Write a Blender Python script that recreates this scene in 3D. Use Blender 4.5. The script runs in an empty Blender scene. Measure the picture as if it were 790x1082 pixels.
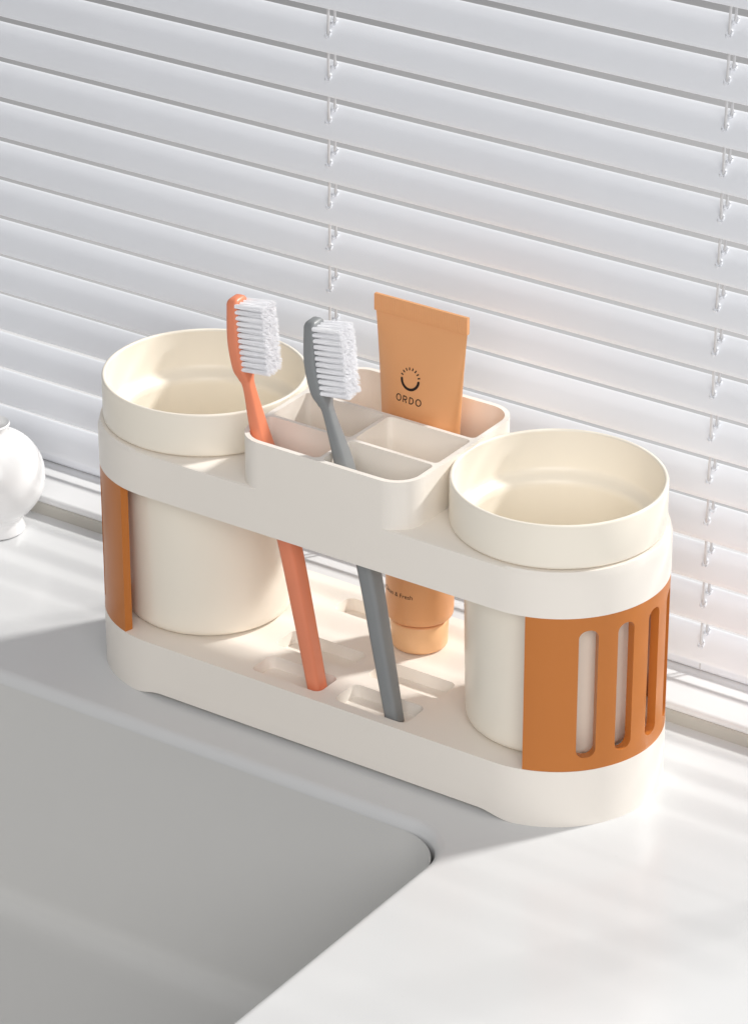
import bpy, bmesh, math, random
from mathutils import Vector, Matrix
random.seed(7)
S = 0.001                                   # geometry is written in millimetres
PI = math.pi
C = bpy.context.scene.collection
SC = bpy.context.scene

# ------------------------------------------------------------------ materials
def mat(name, col, rough=0.5, spec=0.5, var=0.03, vscale=60, bump=0.0, bscale=400, sss=0.0, coat=0.0, sssr=(1, .8, .6), rvar=0.06, spots=0.0):
    m = bpy.data.materials.new(name); m.use_nodes = True
    nt = m.node_tree; b = nt.nodes['Principled BSDF']
    b.inputs['Roughness'].default_value = rough
    b.inputs['Specular IOR Level'].default_value = spec
    b.inputs['Coat Weight'].default_value = coat
    b.inputs['Coat Roughness'].default_value = 0.12
    if sss:
        b.inputs['Subsurface Weight'].default_value = sss
        b.inputs['Subsurface Radius'].default_value = sssr
        b.inputs['Subsurface Scale'].default_value = 0.003
    tc = nt.nodes.new('ShaderNodeTexCoord')
    n = nt.nodes.new('ShaderNodeTexNoise'); n.inputs['Scale'].default_value = vscale; n.inputs['Detail'].default_value = 5
    nt.links.new(tc.outputs['Object'], n.inputs['Vector'])
    mx = nt.nodes.new('ShaderNodeMix'); mx.data_type = 'RGBA'
    mx.inputs['A'].default_value = tuple(c * (1 - var) for c in col) + (1,)
    mx.inputs['B'].default_value = tuple(min(1, c * (1 + var)) for c in col) + (1,)
    nt.links.new(n.outputs['Fac'], mx.inputs['Factor'])
    nt.links.new(mx.outputs['Result'], b.inputs['Base Color'])
    mr = nt.nodes.new('ShaderNodeMapRange')
    mr.inputs['To Min'].default_value = max(.02, rough - rvar); mr.inputs['To Max'].default_value = rough + rvar
    nt.links.new(n.outputs['Fac'], mr.inputs['Value']); nt.links.new(mr.outputs['Result'], b.inputs['Roughness'])
    if spots:                                # a few fine specks in the stone
        v = nt.nodes.new('ShaderNodeTexVoronoi'); v.inputs['Scale'].default_value = 170
        nt.links.new(tc.outputs['Object'], v.inputs['Vector'])
        r2 = nt.nodes.new('ShaderNodeMapRange'); r2.inputs['From Min'].default_value = 0.02; r2.inputs['From Max'].default_value = 0.09
        r2.inputs['To Min'].default_value = 1 - spots; r2.inputs['To Max'].default_value = 1
        nt.links.new(v.outputs['Distance'], r2.inputs['Value'])
        m2 = nt.nodes.new('ShaderNodeMix'); m2.data_type = 'RGBA'; m2.blend_type = 'MULTIPLY'; m2.inputs['Factor'].default_value = 1
        nt.links.new(mx.outputs['Result'], m2.inputs['A']); nt.links.new(r2.outputs['Result'], m2.inputs['B'])
        nt.links.new(m2.outputs['Result'], b.inputs['Base Color'])
    if bump:
        n2 = nt.nodes.new('ShaderNodeTexNoise'); n2.inputs['Scale'].default_value = bscale; n2.inputs['Detail'].default_value = 3
        nt.links.new(tc.outputs['Object'], n2.inputs['Vector'])
        bp = nt.nodes.new('ShaderNodeBump'); bp.inputs['Strength'].default_value = bump; bp.inputs['Distance'].default_value = 0.0003
        nt.links.new(n2.outputs['Fac'], bp.inputs['Height']); nt.links.new(bp.outputs['Normal'], b.inputs['Normal'])
    return m

M = dict(
    cream=mat('cream_plastic', (.85, .80, .735), .36, .45, .012, 25, .05, 900),
    cup=mat('cream_cup_plastic', (.88, .82, .715), .30, .45, .012, 25, .04, 900),
    guard=mat('orange_plastic', (.53, .175, .032), .36, .38, .03, 30, .06, 900),
    stone=mat('white_stone', (.65, .655, .66), .2, .45, .015, 14, .02, 60, spots=.04),
    sill=mat('white_sill', (.70, .70, .705), .35, .4, .02, 10, .03, 200),
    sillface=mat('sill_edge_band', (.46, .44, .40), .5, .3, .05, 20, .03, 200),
    ceramic=mat('grey_white_ceramic', (.63, .627, .615), .14, .5, .015, 8, .015, 40),
    vase=mat('white_ceramic', (.86, .86, .86), .2, .5, .01, 12),
    slat=mat('blind_slat_paint', (.83, .845, .88), .42, .35, .02, 40, .05, 700),
    cord=mat('blind_cord', (.62, .62, .63), .6, .3, .08, 900, .2, 3000),  # white cord greyed to carry the shadow that lies beside it
    dark=mat('dark_plastic', (.05, .05, .05), .5, .4),
    coral=mat('coral_plastic', (.775, .25, .135), .36, .45, .03, 60, .05, 900),
    grey=mat('grey_plastic', (.235, .245, .25), .38, .45, .04, 60, .05, 900),
    bristle=mat('nylon_bristle', (.93, .93, .95), .35, .4, .03, 900),
    tube=mat('peach_tube', (.75, .37, .165), .38, .4, .02, 30, .08, 250),
    cap=mat('peach_cap', (.84, .50, .26), .32, .45, .015, 40, .03, 900),
    ink=mat('dark_ink', (.02, .012, .01), .5, .3),
    ground=mat('outdoor_paving', (.42, .42, .43), .8, .2, .15, 6),  # grey chosen for the dark lines showing between the slats
    steel=mat('drain_steel', (.6, .6, .6), .25, .5),
)
M['steel'].node_tree.nodes['Principled BSDF'].inputs['Metallic'].default_value = 1

# ------------------------------------------------------------------ helpers
def link_mesh(name, me, m=None, parent=None, ang=35):
    me.set_sharp_from_angle(angle=math.radians(ang)) if ang < 180 else None
    for p in me.polygons: p.use_smooth = True
    o = bpy.data.objects.new(name, me); C.objects.link(o)
    if m: me.materials.clear(); me.materials.append(m)
    if parent: o.parent = parent
    return o

def part(name, bm, m, parent=None, ang=35, recalc=True):
    if recalc: bmesh.ops.recalc_face_normals(bm, faces=bm.faces)
    bmesh.ops.scale(bm, vec=(S, S, S), verts=bm.verts)
    me = bpy.data.meshes.new(name); bm.to_mesh(me); bm.free()
    return link_mesh(name, me, m, parent, ang)

def tag(o, label=None, cat=None, group=None, kind=None):
    if label: o['label'] = label
    if cat: o['category'] = cat
    if group: o['group'] = group
    if kind: o['kind'] = kind
    return o

def thing(name, label, cat, loc, group=None):
    o = bpy.data.objects.new(name, None); C.objects.link(o); o.empty_display_size = .01
    o.location = Vector(loc) * S
    tag(o, label, cat, group)
    return o

def settle(root):
    """parts are modelled in scene coordinates: bring them into the thing's frame"""
    off = Vector(root.location)
    for c in root.children:
        c.data.transform(Matrix.Translation(-off))
        for g in c.children: g.data.transform(Matrix.Translation(-off))

def loft(bm, rings, closed=False, cap0=True, cap1=True, loop=True):
    vs = [[bm.verts.new(p) for p in r] for r in rings]
    n = len(vs[0])
    pairs = list(zip(vs[:-1], vs[1:])) + ([(vs[-1], vs[0])] if closed else [])
    for a, b in pairs:
        for i in range(n if loop else n - 1):
            j = (i + 1) % n
            bm.faces.new((a[i], a[j], b[j], b[i]))
    if not closed:
        if cap0: bm.faces.new(vs[0][::-1])
        if cap1: bm.faces.new(vs[-1])
    return vs

def lathe(bm, prof, cx, cy, n=128):
    rows = []
    for r, z in prof:
        if r < 1e-6: rows.append([bm.verts.new((cx, cy, z))])
        else: rows.append([bm.verts.new((cx + r * math.cos(2 * PI * i / n), cy + r * math.sin(2 * PI * i / n), z)) for i in range(n)])
    for a, b in zip(rows[:-1], rows[1:]):
        for i in range(n):
            j = (i + 1) % n
            if len(a) == 1: bm.faces.new((a[0], b[j], b[i]))
            elif len(b) == 1: bm.faces.new((a[i], a[j], b[0]))
            else: bm.faces.new((a[i], a[j], b[j], b[i]))

def stadium(a, R, z, n=72):
    pts = []
    for k in range(n + 1):
        t = -PI / 2 + PI * k / n; pts.append((a + R * math.cos(t), R * math.sin(t), z))
    for k in range(n + 1):
        t = PI / 2 + PI * k / n; pts.append((-a + R * math.cos(t), R * math.sin(t), z))
    return pts

def rrect(x0, x1, y0, y1, z, r, n=10):
    if not isinstance(r, (list, tuple)): r = [r] * 4      # corners: ++, -+, --, +-
    pts = []
    for (cx, cy, sx, sy, a), q in zip(((x1, y1, -1, -1, 0), (x0, y1, 1, -1, 90), (x0, y0, 1, 1, 180), (x1, y0, -1, 1, 270)), r):
        for k in range(n + 1):
            t = math.radians(a + 90 * k / n)
            pts.append((cx + sx * q + q * math.cos(t), cy + sy * q + q * math.sin(t), z))
    return pts

def prism(x0, x1, y0, y1, z0, z1, r, n=10):
    bm = bmesh.new(); loft(bm, [rrect(x0, x1, y0, y1, z0, r, n), rrect(x0, x1, y0, y1, z1, r, n)]); return bm

def rawobj(bm):
    bmesh.ops.recalc_face_normals(bm, faces=bm.faces)
    me = bpy.data.meshes.new('tool'); bm.to_mesh(me); bm.free()
    o = bpy.data.objects.new('tool', me); C.objects.link(o); return o

def sculpt(name, bm, ops, m, parent=None, bevel=.5, seg=3, ang=32, bev_ang=38):
    """solid bm, then boolean ops [(mode, bm)], then a bevel; returns ONE finished mesh object (mm -> m)"""
    base = rawobj(bm); tools = []
    for mode, b in ops:
        t = rawobj(b); tools.append(t)
        md = base.modifiers.new('b', 'BOOLEAN'); md.operation = mode; md.object = t; md.solver = 'EXACT'
    if bevel:
        md = base.modifiers.new('v', 'BEVEL'); md.width = bevel; md.segments = seg
        md.limit_method = 'ANGLE'; md.angle_limit = math.radians(bev_ang); md.use_clamp_overlap = True; md.miter_outer = 'MITER_ARC'
        md.harden_normals = False
    bpy.context.view_layer.update()
    dg = bpy.context.evaluated_depsgraph_get()
    me = bpy.data.meshes.new_from_object(base.evaluated_get(dg))
    for t in tools + [base]:
        d = t.data; bpy.data.objects.remove(t); bpy.data.meshes.remove(d)
    me.transform(Matrix.Scale(S, 4)); me.name = name
    o = link_mesh(name, me, m, parent, ang)
    w = o.modifiers.new('wn', 'WEIGHTED_NORMAL'); w.keep_sharp = True; w.weight = 60
    return o

def tubepath(bm, pts, r, n=8, cap=True):
    rings = []
    for i, p in enumerate(pts):
        p = Vector(p); t = (Vector(pts[min(i + 1, len(pts) - 1)]) - Vector(pts[max(i - 1, 0)])).normalized()
        u = t.orthogonal().normalized() if abs(t.z) < .9 else (Vector((1, 0, 0)) - t * t.x).normalized()
        v = t.cross(u)
        rings.append([p + (u * math.cos(2 * PI * k / n) + v * math.sin(2 * PI * k / n)) * (r[i] if isinstance(r, list) else r) for k in range(n)])
    loft(bm, rings, cap0=cap, cap1=cap)

def smooth(t): t = max(0, min(1, t)); return t * t * (3 - 2 * t)

# ------------------------------------------------------------------ fitted sizes (mm)
A, R = 80.27, 42.08
Z1, Z2, Z3, Z4 = 23.8, 87.87, 106.35, 124.33

# ------------------------------------------------------------------ holder
holder = thing('toothbrush_holder', 'two-tier cream plastic holder with orange slotted ends standing on the counter beside the sink', 'toothbrush holder', (0, 0, 0))

# base tray with four long recesses and a row behind them
bm = bmesh.new(); loft(bm, [stadium(A, R, 0), stadium(A, R, Z1)])
ops = []
arch = bmesh.new()                                        # raised underside between the two feet
xs = [(-87, -1), (-87, .02)] + [(-87 + 13 * i / 10, .02 + 2.2 * smooth(i / 10)) for i in range(1, 11)] + [(74 + 14 * i / 10, .02 + 2.2 * smooth(1 - i / 10)) for i in range(10)] + [(88, .02), (88, -1)]
loft(arch, [[(x, y, z) for x, z in xs] for y in (-60, 60)])
ops.append(('DIFFERENCE', arch))
for x0, x1, y0, y1 in ((-34.5, -1.5, -37, -22.5), (-38.5, -3, -15.8, -1), (5, 38.5, -38, -22.5), (5, 38.5, -15.8, -1), (-36, -8, 20.5, 33)):
    c = bmesh.new()
    loft(c, [rrect(x0 + 1, x1 - 1, y0 + 1, y1 - 1, Z1 - 5, 2.4), rrect(x0, x1, y0, y1, Z1 + 3, 3.4)])
    ops.append(('DIFFERENCE', c))
base = sculpt('base_tray', bm, ops, M['cream'], holder, .75, 4)

# upper shelf: chamfered towards its round ends, box flush with its front face
def shelf_ring(off, top):
    out = []
    for x, y, _ in stadium(A, R - off, 0):
        e = smooth((abs(x) - A) / 18.0)
        out.append((x, y, Z3 - (0 if top else (0.35 + 3.4 * e))))
    return out
bm = bmesh.new()
loft(bm, [stadium(A, R, Z2), shelf_ring(0, False), shelf_ring(1.0, True)])
BX0, BX1, BY0, BY1, BZ = -36.66, 41.55, -42.08, 35.88, 125.74
ops = [('UNION', prism(BX0, BX1, BY0, BY1, Z2, BZ, 12, 16))]
for s in (-1, 1):
    c = bmesh.new(); lathe(c, [(0, 70), (35.9, 70), (35.9, 140), (0, 140)], s * A, 0, 96); ops.append(('DIFFERENCE', c))
W = 2.0
ry, rf, xm = 5.0, -20.0, 1.9                             # tops of the dividers
cells = [
    (BX0 + W, BX1 - W, ry + .8, BY1 - W, (9.8, 9.8, 2.2, 2.2)),
    (BX0 + W, xm - .8, rf + .8, ry - .8, (2.2, 2.2, 2.2, 2.2)),
    (xm + .8, BX1 - W, rf + .8, ry - .8, (2.2, 2.2, 2.2, 2.2)),
    (BX0 + W, xm - .8, BY0 + W, rf - .8, (2.2, 2.2, 9.8, 2.2)),
    (xm + .8, BX1 - W, BY0 + W, rf - .8, (2.2, 2.2, 2.2, 9.8)),
]
for x0, x1, y0, y1, r in cells: ops.append(('DIFFERENCE', prism(x0, x1, y0, y1, 70, 140, r, 10)))
shelf = sculpt('upper_shelf', bm, ops, M['cream'], holder, .45, 3)

# orange slotted guards at both ends
def guard(side):
    mid = 0 if side > 0 else PI
    h = math.radians(74); n = 96; ri, ro = 38.5, 41.95
    bm = bmesh.new(); rings = []
    for k in range(n + 1):
        t = mid - h + 2 * h * k / n
        c, s = math.cos(t), math.sin(t)
        rings.append([(side * A + r * c, r * s, z) for r, z in ((ri, Z1 + .03), (ro, Z1 + .03), (ro, Z2 - .03), (ri, Z2 - .03))])
    loft(bm, rings)
    ops = []
    for d in (-42, -21, 0, 21, 42):
        t = mid + math.radians(d); c = bmesh.new()
        ra = []
        for rr in (30, 50):
            ra.append([(side * A + rr * math.cos(t) - u * math.sin(t), rr * math.sin(t) + u * math.cos(t), v) for u, v, _ in rrect(-3.7, 3.7, 29.2, 82.4, 0, 3.3, 8)])
        loft(c, ra); ops.append(('DIFFERENCE', c))
    return sculpt('end_guard', bm, ops, M['guard'], holder, .45, 3, bev_ang=30)
guard(-1); guard(1)

# ------------------------------------------------------------------ two rinsing cups
def cup(side, label):
    t = thing('rinsing_cup', label, 'cup', (side * A, 0, Z1), 'cream rinsing cups set into the holder')
    prof = [(0, 24.3), (29.8, 24.3), (31.4, 24.7), (32.5, 25.6), (33.1, 27.0), (33.3, 29), (34.6, 100), (35.0, 104.6), (37.6, 106.55),
            (39.3, 106.75), (39.85, 107.2), (40, 108), (40, 123.5), (39.85, 124.05), (39.5, 124.33), (38.9, 124.33), (38.5, 124.05), (38.35, 123.5),
            (38.1, 109.6), (37.5, 108.0), (36.2, 107.0), (34.4, 106.2), (33.4, 105.0), (33.1, 103), (32.0, 32), (31.2, 29), (28.5, 27.3), (24, 26.8), (0, 26.6)]
    bm = bmesh.new(); lathe(bm, prof, side * A, 0, 144)
    part('cup_shell', bm, M['cup'], t, 50)
    settle(t); return t
cup(-1, 'empty cream cup in the left round hole of the holder, nearer the coral toothbrush')
cup(1, 'empty cream cup in the right round hole of the holder, nearest the camera')

# ------------------------------------------------------------------ toothbrushes
def catmull(P, m=10):
    out = []
    for i in range(len(P) - 1):
        p0 = P[max(i - 1, 0)]; p1 = P[i]; p2 = P[i + 1]; p3 = P[min(i + 2, len(P) - 1)]
        for k in range(m):
            t = k / m
            out.append([0.5 * ((2 * b) + (-a + c) * t + (2 * a - 5 * b + 4 * c - d) * t * t + (-a + 3 * b - 3 * c + d) * t ** 3) for a, b, c, d in zip(p0, p1, p2, p3)])
    out.append(list(P[-1])); return out

def toothbrush(label, m, keys, y):
    """keys: (x, z, thickness, width) from the foot of the handle to the tip of the head"""
    t = thing('toothbrush', label, 'toothbrush', (keys[0][0], y, keys[0][1]), 'toothbrushes leaning in the holder')
    P = catmull(keys, 12)
    def frame(i):
        a = P[max(i - 1, 0)]; b = P[min(i + 1, len(P) - 1)]
        tv = Vector((b[0] - a[0], 0, b[1] - a[1])).normalized()
        nrm = Vector((math.cos(math.radians(4)), math.sin(math.radians(4)), 0)); nrm = (nrm - tv * nrm.dot(tv)).normalized()
        return tv, nrm, nrm.cross(tv)
    def sec(c, nrm, bb, th, wd, k=1.0):
        out = []; ch = min(th, wd) * .30
        hx, hy = th / 2 * k, wd / 2 * k; ch *= k
        for sx, sy in ((1, 1), (-1, 1), (-1, -1), (1, -1)):
            cx, cy = sx * (hx - ch), sy * (hy - ch)
            a0 = {(1, 1): 0, (-1, 1): 90, (-1, -1): 180, (1, -1): 270}[(sx, sy)]
            for q in range(5):
                a = math.radians(a0 + 22.5 * q); out.append(c + nrm * (cx + ch * math.cos(a)) + bb * (cy + ch * math.sin(a)))
        return out
    bm = bmesh.new(); rings = []
    L = len(P)
    for i in range(L):
        tv, nrm, bb = frame(i); c = Vector((P[i][0], y, P[i][1]))
        if i == 0:
            rings.append(sec(c - tv * 1.2, nrm, bb, P[i][2], P[i][3], .45)); rings.append(sec(c - tv * .9, nrm, bb, P[i][2], P[i][3], .8))
        rings.append(sec(c, nrm, bb, P[i][2], P[i][3]))
        if i == L - 1:
            for d, k in ((.9, .93), (1.7, .78), (2.2, .55), (2.4, .3)): rings.append(sec(c + tv * d, nrm, bb, P[i][2], P[i][3], k))
    loft(bm, rings)
    part('handle', bm, m, t, 40)
    # bristles: 12 rows of 5 tufts, each a bundle of fine filaments
    zt, zb = keys[-1], keys[-3]
    top = Vector((zt[0], y, zt[1])); bot = Vector((zb[0], y, zb[1]))
    tv = (top - bot).normalized(); nrm = Vector((math.cos(math.radians(4)), math.sin(math.radians(4)), 0)); nrm = (nrm - tv * nrm.dot(tv)).normalized(); bb = nrm.cross(tv)
    bm = bmesh.new(); ln = (top - bot).length; NR = 12
    for r in range(NR):
        for c in range(4):
            o0 = bot + tv * (-.6 + (ln + .4) * r / (NR - 1)) + bb * (-3.6 + 2.4 * c) + nrm * 1.6
            Lb = 12.6 + .25 * random.uniform(-1, 1)
            tubepath(bm, [o0, o0 + nrm * (Lb * .55), o0 + nrm * (Lb - 1.2)], [.80, .92, .95], 8)
            for f in range(64):
                a = random.uniform(0, 2 * PI); q = math.sqrt(random.random())
                u, v = q * math.cos(a), q * math.sin(a)
                s0 = o0 + tv * (u * .82) + bb * (v * .95)
                l = Lb + random.gauss(0, .14)
                e = o0 + nrm * l + tv * (u * 1.28 + random.gauss(0, .12)) + bb * (v * 1.35 + random.gauss(0, .12))
                mid = s0.lerp(e, .55) + tv * random.gauss(0, .03)
                tubepath(bm, [s0, mid, e], [.085, .085, .06], 3)
    part('bristles', bm, M['bristle'], t, 60, recalc=False)
    settle(t); return t

toothbrush('coral orange toothbrush with white bristles leaning in the front left slot of the holder', M['coral'],
           [(-6.2, 20.6, 5.6, 7.6), (-12.3, 51, 6.2, 8.2), (-18.9, 81.5, 6.6, 8.6), (-27.0, 110, 6.2, 8.2), (-32.0, 125, 5.0, 7.2), (-36.3, 141, 3.7, 4.6), (-37.6, 145.3, 4.2, 6.6),
            (-38.9, 150, 4.8, 10.0), (-40.6, 161, 4.9, 10.8), (-41.3, 174.5, 4.9, 8.6)], -31)
toothbrush('dark grey toothbrush with white bristles leaning in the front middle of the holder', M['grey'],
           [(30.8, 19.7, 5.6, 6.8), (24.9, 51, 6.2, 8.0), (18.9, 81.8, 6.6, 8.6), (11.5, 109, 6.2, 8.2), (7.2, 124.8, 5.0, 7.2), (1.3, 141.3, 3.7, 4.6), (-0.4, 145.8, 4.2, 6.6),
            (-2.2, 150.8, 4.8, 10.0), (-4.5, 161.8, 4.9, 10.8), (-5.1, 175.3, 4.9, 8.6)], -33)

# ------------------------------------------------------------------ toothpaste tube
TX, TY = 8.1, 17.5
PER = 2 * PI * 13.3
def half_axes(z):
    t = max(0, min(1, (z - 41) / (161 - 41)))
    a = 13.3 + 7.15 * t ** 1.6
    lo, hi = 0.25, 14.0                                    # depth that keeps the perimeter
    for _ in range(40):
        b = (lo + hi) / 2
        h = ((a - b) / (a + b)) ** 2
        p = PI * (a + b) * (1 + 3 * h / (10 + math.sqrt(4 - 3 * h)))
        if p > PER * (1 - .035 * t): hi = b
        else: lo = b
    return a, b
def tube_pt(ph, z, inset=0):
    a, b = half_axes(z)
    t = max(0, min(1, (z - 41) / (161 - 41)))
    c, s = math.cos(ph), math.sin(ph)
    x = (a - inset) * c; y = (b - inset) * s
    return (TX + x, TY + y, z)
tube = thing('toothpaste_tube', 'peach orange toothpaste tube standing cap down in the rear compartment of the holder', 'toothpaste', (TX, TY, Z1))
bm = bmesh.new(); rings = []; N = 96
for z, ins in [(37.2, 3.2), (37.2, 1.4), (37.6, .6), (38.3, .15), (41, 0)]:
    a, b = 13.3, 13.3
    rings.append([(TX + (a - ins) * math.cos(2 * PI * k / N), TY + (b - ins) * math.sin(2 * PI * k / N), z) for k in range(N)])
for i in range(1, 41):
    z = 41 + (161 - 41) * i / 40
    rings.append([tube_pt(2 * PI * k / N, z) for k in range(N)])
part('tube_body', (loft(bm, rings), bm)[1], M['tube'], tube, 50)
# crimped seal with fine ribs
bm = bmesh.new(); n = 150; fr = []; bk = []
def crimp_y(i): return .75 + (.14 if i % 3 == 0 else 0.0)
rows = []
for z in (160.9, 161.6, 167.4, 167.8):
    k = 1 if 161 < z < 167.6 else .7
    row = []
    hw = 20.75
    for i in range(n + 1):
        x = -hw + 2 * hw * i / n; row.append((TX + x, TY - crimp_y(i) * k, z))
    for i in range(n, -1, -1):
        x = -hw + 2 * hw * i / n; row.append((TX + x, TY + crimp_y(i) * k, z))
    rows.append(row)
loft(bm, rows)
part('crimped_seal', bm, M['tube'], tube, 25)
# cap
bm = bmesh.new()
lathe(bm, [(0, 24.0), (9.6, 24.0), (10.5, 24.3), (10.95, 25.0), (11.05, 26), (11.4, 35.3), (11.1, 35.8), (10.4, 36.0), (0, 36.0)], TX, TY, 96)
part('cap', bm, M['cap'], tube, 50)

def wrap(x, z, lift=.07):
    """point on the front of the tube at world x, z"""
    a, b = half_axes(z); u = max(-1, min(1, (x - TX) / a))
    return Vector((x, TY - b * math.sqrt(max(0, 1 - u * u)) - lift, z))
def ribbon(bm, pts, w, closed=False):
    n = len(pts); L = []; Rr = []
    for i, (x, z) in enumerate(pts):
        if closed: a, b = pts[i - 1], pts[(i + 1) % n]
        else: a, b = pts[max(i - 1, 0)], pts[min(i + 1, n - 1)]
        dx, dz = b[0] - a[0], b[1] - a[1]; l = math.hypot(dx, dz) or 1
        nx, nz = -dz / l * w / 2, dx / l * w / 2
        L.append(bm.verts.new(wrap(x + nx, z + nz))); Rr.append(bm.verts.new(wrap(x - nx, z - nz)))
    for i in range(n if closed else n - 1):
        j = (i + 1) % n; bm.faces.new((L[i], L[j], Rr[j], Rr[i]))
def arc(cx, cz, rx, rz, a0, a1, n=28): return [(cx + rx * math.cos(math.radians(a0 + (a1 - a0) * i / n)), cz + rz * math.sin(math.radians(a0 + (a1 - a0) * i / n))) for i in range(n + 1)]
# emblem: a cup-shaped arc with short rays above
ex, ez = 6.9, 138.9
bm = bmesh.new()
ribbon(bm, arc(ex, ez, 3.8, 3.8, 184, 356), 1.05)
for a in (184, 356): ribbon(bm, arc(ex + 3.8 * math.cos(math.radians(a)), ez + 3.8 * math.sin(math.radians(a)), .26, .26, 0, 360, 12), .54)
for k in range(8):
    a = math.radians(17 + k * 146 / 7)
    ribbon(bm, [(ex + 3.4 * math.cos(a), ez + .2 + 3.4 * math.sin(a)), (ex + 4.5 * math.cos(a), ez + .2 + 4.5 * math.sin(a))], .52)
part('printed_emblem', bm, M['ink'], tube, 180, recalc=False)
# lettering under it
bm = bmesh.new(); hh = 2.9; z0 = 129.0; w = .50
_rb = ribbon
def ribbon(bm, pts, w, closed=False):                      # letters are drawn at 0.8 of their construction size
    _rb(bm, [(6.9 + (x - 7.2) * .8, 129.7 + (z - 129.0) * .86) for x, z in pts], w * .86, closed)
def O(x): ribbon(bm, [(p[0], p[1]) for p in arc(x, z0 + hh / 2, 1.35, hh / 2, 0, 360, 32)][:-1], w, True)
O(1.6)
x = 4.35
ribbon(bm, [(x, z0 - .1), (x, z0 + hh + .1)], w)
ribbon(bm, [(x, z0 + hh - .1)] + arc(x + 1.1, z0 + hh - .85, .8, .75, 90, -90, 14) + [(x, z0 + hh - 1.6)], w)
ribbon(bm, [(x + 1.0, z0 + hh - 1.6), (x + 1.9, z0 - .1)], w)
x = 7.95
ribbon(bm, [(x, z0 - .1), (x, z0 + hh + .1)], w)
ribbon(bm, [(x, z0 + hh - .1)] + arc(x + .75, z0 + hh / 2, 1.3, hh / 2 - .1, 90, -90, 18) + [(x, z0 + .1)], w)
O(12.8)
part('printed_lettering', bm, M['ink'], tube, 180, recalc=False)
# small line of text lower on the tube
def text_mesh(body, x0, z0, size, m, name, parent):
    cu = bpy.data.curves.new('t', 'FONT'); cu.body = body; cu.size = size; cu.resolution_u = 3
    o = bpy.data.objects.new('t', cu); C.objects.link(o); bpy.context.view_layer.update()
    me = bpy.data.meshes.new_from_object(o.evaluated_get(bpy.context.evaluated_depsgraph_get()))
    bpy.data.objects.remove(o); bpy.data.curves.remove(cu)
    for v in me.vertices:
        p = wrap(x0 + v.co.x, z0 + v.co.y); v.co = p * S
    me.name = name
    return link_mesh(name, me, m, parent, 180)
text_mesh('Clean & Fresh', -1.6, 49.6, 2.55, M['ink'], 'printed_slogan', tube)
settle(tube)

# ------------------------------------------------------------------ countertop, sink, sill
SX0, SX1, SY0, SY1, SD = -420, 81.4, -420, -57.6, 108
def annulus(bm, inner, x0, x1, y0, y1, z):
    """flat sheet with a hole: inner loop matched to points on the outer rectangle"""
    cx = sum(p[0] for p in inner) / len(inner); cy = sum(p[1] for p in inner) / len(inner)
    iv = [bm.verts.new(p) for p in inner]; ov = []
    corners = [(x1, y1), (x0, y1), (x0, y0), (x1, y0)]
    for p in inner:
        dx, dy = p[0] - cx, p[1] - cy
        k = min(((x1 if dx > 0 else x0) - cx) / dx if abs(dx) > 1e-6 else 1e9, ((y1 if dy > 0 else y0) - cy) / dy if abs(dy) > 1e-6 else 1e9)
        ov.append([cx + dx * k, cy + dy * k])
    for c in corners:                                      # snap the nearest outer points to the corners
        i = min(range(len(ov)), key=lambda q: (ov[q][0] - c[0]) ** 2 + (ov[q][1] - c[1]) ** 2); ov[i] = list(c)
    ovv = [bm.verts.new((a, b, z)) for a, b in ov]
    n = len(iv)
    for i in range(n):
        j = (i + 1) % n; bm.faces.new((iv[i], iv[j], ovv[j], ovv[i]))
    return iv, ovv
RC = 24
bm = bmesh.new()
hole = rrect(SX0, SX1, SY0, SY1, 0, RC, 16)
iv, ovv = annulus(bm, hole, -900, 700, -1000, 56.0, 0)
# rounded lip going down into the bowl (part of the stone)
prev = iv
for k in range(1, 11):
    a = PI / 2 * k / 10; rr = 4.4
    ins = rr * math.sin(a); dz = -rr * (1 - math.cos(a))
    ring = [bm.verts.new(p) for p in rrect(SX0 + ins, SX1 - ins, SY0 + ins, SY1 - ins, dz, RC - ins, 16)]
    for i in range(len(ring)):
        j = (i + 1) % len(ring); bm.faces.new((prev[i], ring[i], ring[j], prev[j]))
    prev = ring
ring = [bm.verts.new((v.co.x, v.co.y, -20)) for v in prev]
for i in range(len(ring)):
    j = (i + 1) % len(ring); bm.faces.new((prev[i], ring[i], ring[j], prev[j]))
ob = [bm.verts.new((v.co.x, v.co.y, -20)) for v in ovv]
for i in range(len(ob)):
    j = (i + 1) % len(ob); bm.faces.new((ovv[i], ovv[j], ob[j], ob[i]))
    bm.faces.new((ring[i], ob[i], ob[j], ring[j]))
tag(part('countertop', bm, M['stone'], None, 30), kind='structure')

sink = thing('sink_basin', 'recessed grey white ceramic sink basin with rounded corner in front of the holder', 'sink', ((SX0 + SX1) / 2, (SY0 + SY1) / 2, -SD))
bm = bmesh.new(); rings = []
def sr(o, z): return rrect(SX0 + o, SX1 - o, SY0 + o, SY1 - o, z, max(RC - o * .3, 6), 16)
for o, z in ((4.46, -4.6), (4.6, -8), (7.5, -SD + 12), (8.1, -SD + 8), (9.9, -SD + 4.2), (12.8, -SD + 1.6), (16.5, -SD + .4), (24, -SD)):
    rings.append(sr(o, z))
inner = [list(p) for p in sr(24, -SD)]
rings.append([((SX0 + SX1) / 2 + 25 * math.cos(a), (SY0 + SY1) / 2 + 25 * math.sin(a), -SD - 3) for a in [math.atan2(p[1] - (SY0 + SY1) / 2, p[0] - (SX0 + SX1) / 2) for p in inner]])
outer = [sr(o - 4, z - 3) for o, z in ((22, -SD - 3), (6.4, -SD + 10), (2.6, -6))]
outer[-1] = sr(-1.5, -20.5)
loft(bm, outer + [sr(4.46, -20.5)] + rings, cap0=True, cap1=False)
part('bowl', bm, M['ceramic'], sink, 40, recalc=False)
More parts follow.
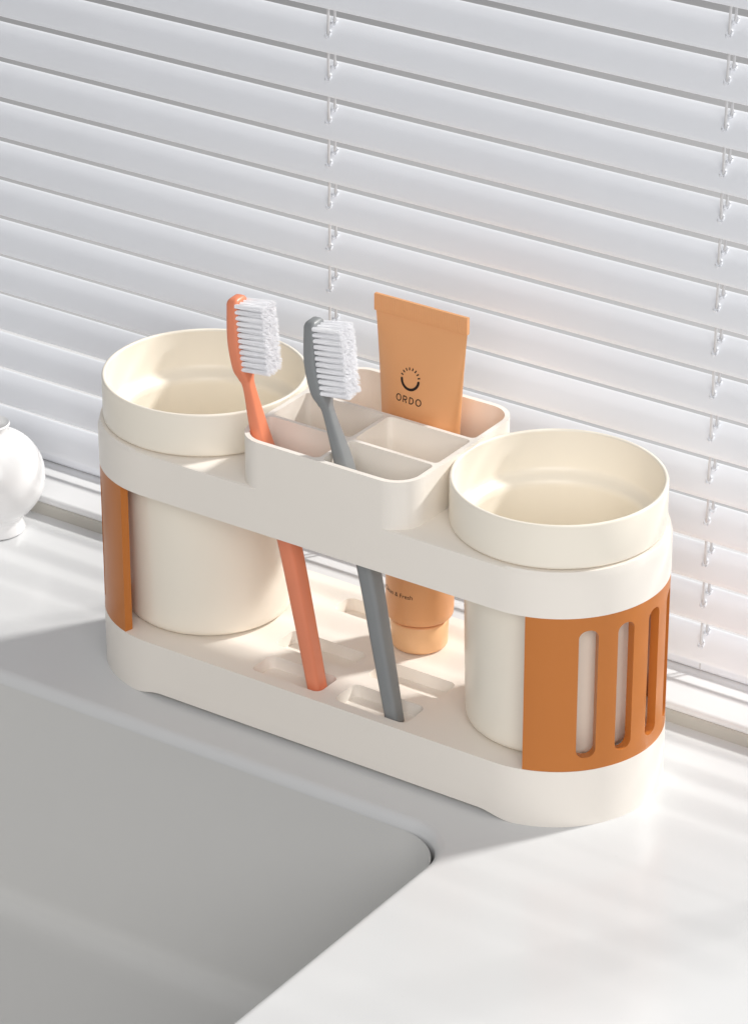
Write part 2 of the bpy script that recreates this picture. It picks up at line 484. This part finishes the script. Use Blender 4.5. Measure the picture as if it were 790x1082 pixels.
bm = bmesh.new(); cx, cy = (SX0 + SX1) / 2, (SY0 + SY1) / 2
lathe(bm, [(0, -SD - 4), (20, -SD - 4), (24, -SD - 2.2), (27, -SD - 1.2), (27, -SD - 3), (0, -SD - 5.5)], cx, cy, 48)
part('drain_ring', bm, M['steel'], sink, 40)
settle(sink)

# raised window sill behind the counter
def sweep_x(bm, prof, x0, x1, nx=1):
    rings = [[(x0 + (x1 - x0) * i / nx, y, z) for y, z in prof] for i in range(nx + 1)]
    loft(bm, rings)
bm = bmesh.new()
prof = [(56.2, -20), (56.2, 5.6)] + [(56.2 + 2.1 * (1 - math.cos(a)), 5.6 + 2.1 * math.sin(a)) for a in [PI / 2 * k / 6 for k in range(1, 7)]] + [(200, 7.7), (200, -20)]
sweep_x(bm, prof, -900, 700)
tag(part('window_sill', bm, M['sill'], None, 30), kind='structure')
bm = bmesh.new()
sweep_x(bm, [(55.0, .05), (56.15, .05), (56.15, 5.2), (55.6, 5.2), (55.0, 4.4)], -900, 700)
tag(part('sealing_strip', bm, M['sillface'], None, 30), kind='structure')  # darker grey strip along the front face of the sill

# grey sheet added outside; through the slits it stands for the slats' shaded edges
bm = bmesh.new()
for y0, y1, z in ((202, 6000, -30),):
    v = [bm.verts.new(p) for p in ((-6000, y0, z), (6000, y0, z), (6000, y1, z), (-6000, y1, z))]; bm.faces.new(v)
tag(part('ground', bm, M['ground'], None, 30), kind='structure')

# ------------------------------------------------------------------ venetian blind
blind = thing('window_blind', 'white venetian blind with tilted slats hanging behind the holder', 'window blind', (-60, 86, 7.7))
YB, ZB, SP = 80.43, 194.14, 18.02
SW = 15.35
def slat_curve(n=40):
    """centre line of a slat from its rounded near lip upwards: steep at the lip, flatter towards the window"""
    y = z = 0.0; out = [(0.0, 0.0, math.radians(97))]
    for i in range(n):
        s0 = SW * smooth(i / n); s1 = SW * smooth((i + 1) / n); sm = (s0 + s1) / 2
        th = math.radians(60 - 29 * (sm / SW) ** .9 + 38 * math.exp(-(sm / .9) ** 1.2) - 26 * math.exp(-(SW - sm) / .55))
        y += (s1 - s0) * math.cos(th); z += (s1 - s0) * math.sin(th); out.append((y, z, th))
    return out
SLAT = slat_curve()
def slat_prof(th=.3):
    top = [(y - th / 2 * math.sin(t), z + th / 2 * math.cos(t)) for y, z, t in SLAT]
    bot = [(y + th / 2 * math.sin(t), z - th / 2 * math.cos(t)) for y, z, t in SLAT]
    return top + bot[::-1]
def slat_at(dy):
    for (y0, z0, t0), (y1, z1, t1) in zip(SLAT[:-1], SLAT[1:]):
        if y1 >= dy: return z0 + (z1 - z0) * (dy - y0) / (y1 - y0), t1
BL, BR = -420, 300
def slat_mesh():
    bm = bmesh.new(); pr = slat_prof()
    loft(bm, [[(x, y, z) for y, z in pr] for x in (BL, BR)])
    return bm
slat0 = part('slat', slat_mesh(), M['slat'], None, 50)
slat0.location = ((0 - 0) * S, YB * S, 0)
# keep the proto's mesh in its own frame; each slat is placed by its location under the blind
root = Vector(blind.location)
for k in range(-9, 11):
    o = slat0 if k == -9 else slat0.copy()
    if k != -9: C.objects.link(o)
    o.parent = blind
    o.location = Vector((0, YB * S, (ZB - SP * k) * S)) - root
    o.rotation_euler = (random.gauss(0, .007), 0, random.gauss(0, .0005))
    f = 1 + (.034 if k < 0 else .012) * max(-1, min(1, -k / 8)) + .006; o.scale = (1, f, f)
TOP = ZB + SP * 9 + 22
def add_b(name, bm, m, ang=35):
    o = part(name, bm, m, blind, ang); o.data.transform(Matrix.Translation(-root)); return o
for cxp in (-266, -80.5, 96.2, 272):
    for yy, zt in ((YB + 3.9, 0), (YB + 8.2, 0)):
        bm = bmesh.new()
        n = 60
        tubepath(bm, [(cxp + .12 * math.sin(i * 1.7), yy, 9 + (TOP - 9) * i / n) for i in range(n + 1)], .55, 8)
        add_b('lift_cord', bm, M['cord'])
for cxp in (-266, -80.5, 96.2, 272):
    for dy in (3.9, 8.2):                                  # eyelets where the cords enter the slats
        for k in range(-9, 11):
            zz, tl = slat_at(dy); dirv = Vector((0, math.cos(tl), math.sin(tl))); nv = Vector((0, -math.sin(tl), math.cos(tl)))
            c = Vector((cxp, YB + dy, ZB - SP * k + zz)) + nv * .25
            bm = bmesh.new()
            pts = [c + Vector((1.15 * math.cos(2 * PI * q / 14), 0, 0)) + dirv * (1.7 * math.sin(2 * PI * q / 14)) + nv * .15 for q in range(15)]
            tubepath(bm, pts, .3, 6)
            add_b('cord_eyelet', bm, M['slat'])
bm = bmesh.new()
loft(bm, [[(x, y, z) for y, z, _ in rrect(YB + 3.5, YB + 16, 7.9, 13.2, 0, 1.6, 5)] for x in (BL, BR)])
add_b('bottom_rail', bm, M['slat'])
bm = bmesh.new()
loft(bm, [[(x, y, z) for y, z, _ in rrect(YB - 6, YB + 24, TOP - 4, TOP + 26, 0, 2, 5)] for x in (BL - 3, BR + 3)])
add_b('head_rail', bm, M['slat'])

# ------------------------------------------------------------------ small round vase at the left edge
vase = thing('round_vase', 'small round white ceramic vase at the left edge of the counter by the sill', 'vase', (-219, 33.7, 0))
bm = bmesh.new(); rs = 21.2
prof = [(0, 0.15), (10.5, 0.15), (11.5, .6), (11.8, 1.6), (10.6, 4.5), (10.9, 7.0)]
for k in range(1, 30):
    a = math.radians(-57 + (57 + 70) * k / 30); prof.append((rs * math.cos(a), 26 + rs * math.sin(a)))
prof += [(7.0, 46.4), (6.6, 48.2), (7.4, 50.2), (7.0, 50.8), (6.2, 50.2), (5.4, 48), (5.6, 44.8), (14, 39), (18, 27), (12, 11), (0, 8)]
lathe(bm, prof, -219, 33.7, 96)
part('vase_body', bm, M['vase'], vase, 50)
settle(vase)

# ------------------------------------------------------------------ light
w = bpy.data.worlds.new('World'); SC.world = w; w.use_nodes = True
bg = w.node_tree.nodes['Background']; bg.inputs[1].default_value = 0.31
wt = w.node_tree; tc = wt.nodes.new('ShaderNodeTexCoord'); sx = wt.nodes.new('ShaderNodeSeparateXYZ'); cr = wt.nodes.new('ShaderNodeValToRGB')
wt.links.new(tc.outputs['Generated'], sx.inputs[0]); mrw = wt.nodes.new('ShaderNodeMapRange'); mrw.inputs['From Min'].default_value = -1
wt.links.new(sx.outputs['Z'], mrw.inputs['Value']); wt.links.new(mrw.outputs['Result'], cr.inputs['Fac']); wt.links.new(cr.outputs['Color'], bg.inputs[0])
cr.color_ramp.elements[0].position = .42; cr.color_ramp.elements[0].color = (.22, .22, .22, 1)     # floor of the room
cr.color_ramp.elements[1].position = .58; cr.color_ramp.elements[1].color = (.90, .91, .925, 1)      # pale walls
e3 = cr.color_ramp.elements.new(1.0); e3.color = (1.3, 1.31, 1.33, 1)     # zenith raised as added fill from above
sd = Vector((.4255, .662, .616)).normalized()
T = Vector((0, 0, .06))
l = bpy.data.lights.new('window_light', 'SPOT'); l.energy = 1350 * (9 / 5) ** 2 * .97; l.color = (1, .98, .945); l.shadow_soft_size = .42
l.spot_size = math.radians(12); l.spot_blend = .3
lo = bpy.data.objects.new('window_light', l); C.objects.link(lo); lo.location = T + sd * 9
lo.rotation_euler = (-sd).to_track_quat('-Z', 'Y').to_euler()
l = bpy.data.lights.new('room_light', 'AREA'); l.energy = 22.5; l.shape = 'RECTANGLE'; l.size = 1.6; l.size_y = 1.1; l.color = (1, .985, .975)  # softbox added in front as fill for faces turned to the camera
lo = bpy.data.objects.new('room_light', l); C.objects.link(lo); lo.location = (1.15, -1.5, 1.12)
lo.rotation_euler = (Vector((0, 0, .08)) - lo.location).to_track_quat('-Z', 'Y').to_euler()

# ------------------------------------------------------------------ camera
cam = bpy.data.cameras.new('camera'); co = bpy.data.objects.new('camera', cam); C.objects.link(co)
r = Vector((8.25514953e-01, 5.64379925e-01, -6.02971498e-04)); u = Vector((-0.25822074, 0.37864741, 0.88879029)); f = Vector((-0.50184371, 0.73355398, -0.4583137))
co.matrix_world = Matrix(((r.x, u.x, -f.x, .69854636), (r.y, u.y, -f.y, -1.02314660), (r.z, u.z, -f.z, .72503605), (0, 0, 0, 1)))
cam.sensor_fit = 'VERTICAL'; cam.sensor_height = 36; cam.lens = 3874.838 / 1082 * 36
cam.clip_start = .05; cam.clip_end = 50
SC.camera = co
SC.view_settings.view_transform = 'Standard'; SC.view_settings.look = 'None'; SC.view_settings.exposure = 0; SC.view_settings.gamma = 1
SC.render.resolution_x = 747; SC.render.resolution_y = 1024
SC.cycles.caustics_reflective = False; SC.cycles.max_bounces = 10; SC.cycles.diffuse_bounces = 6
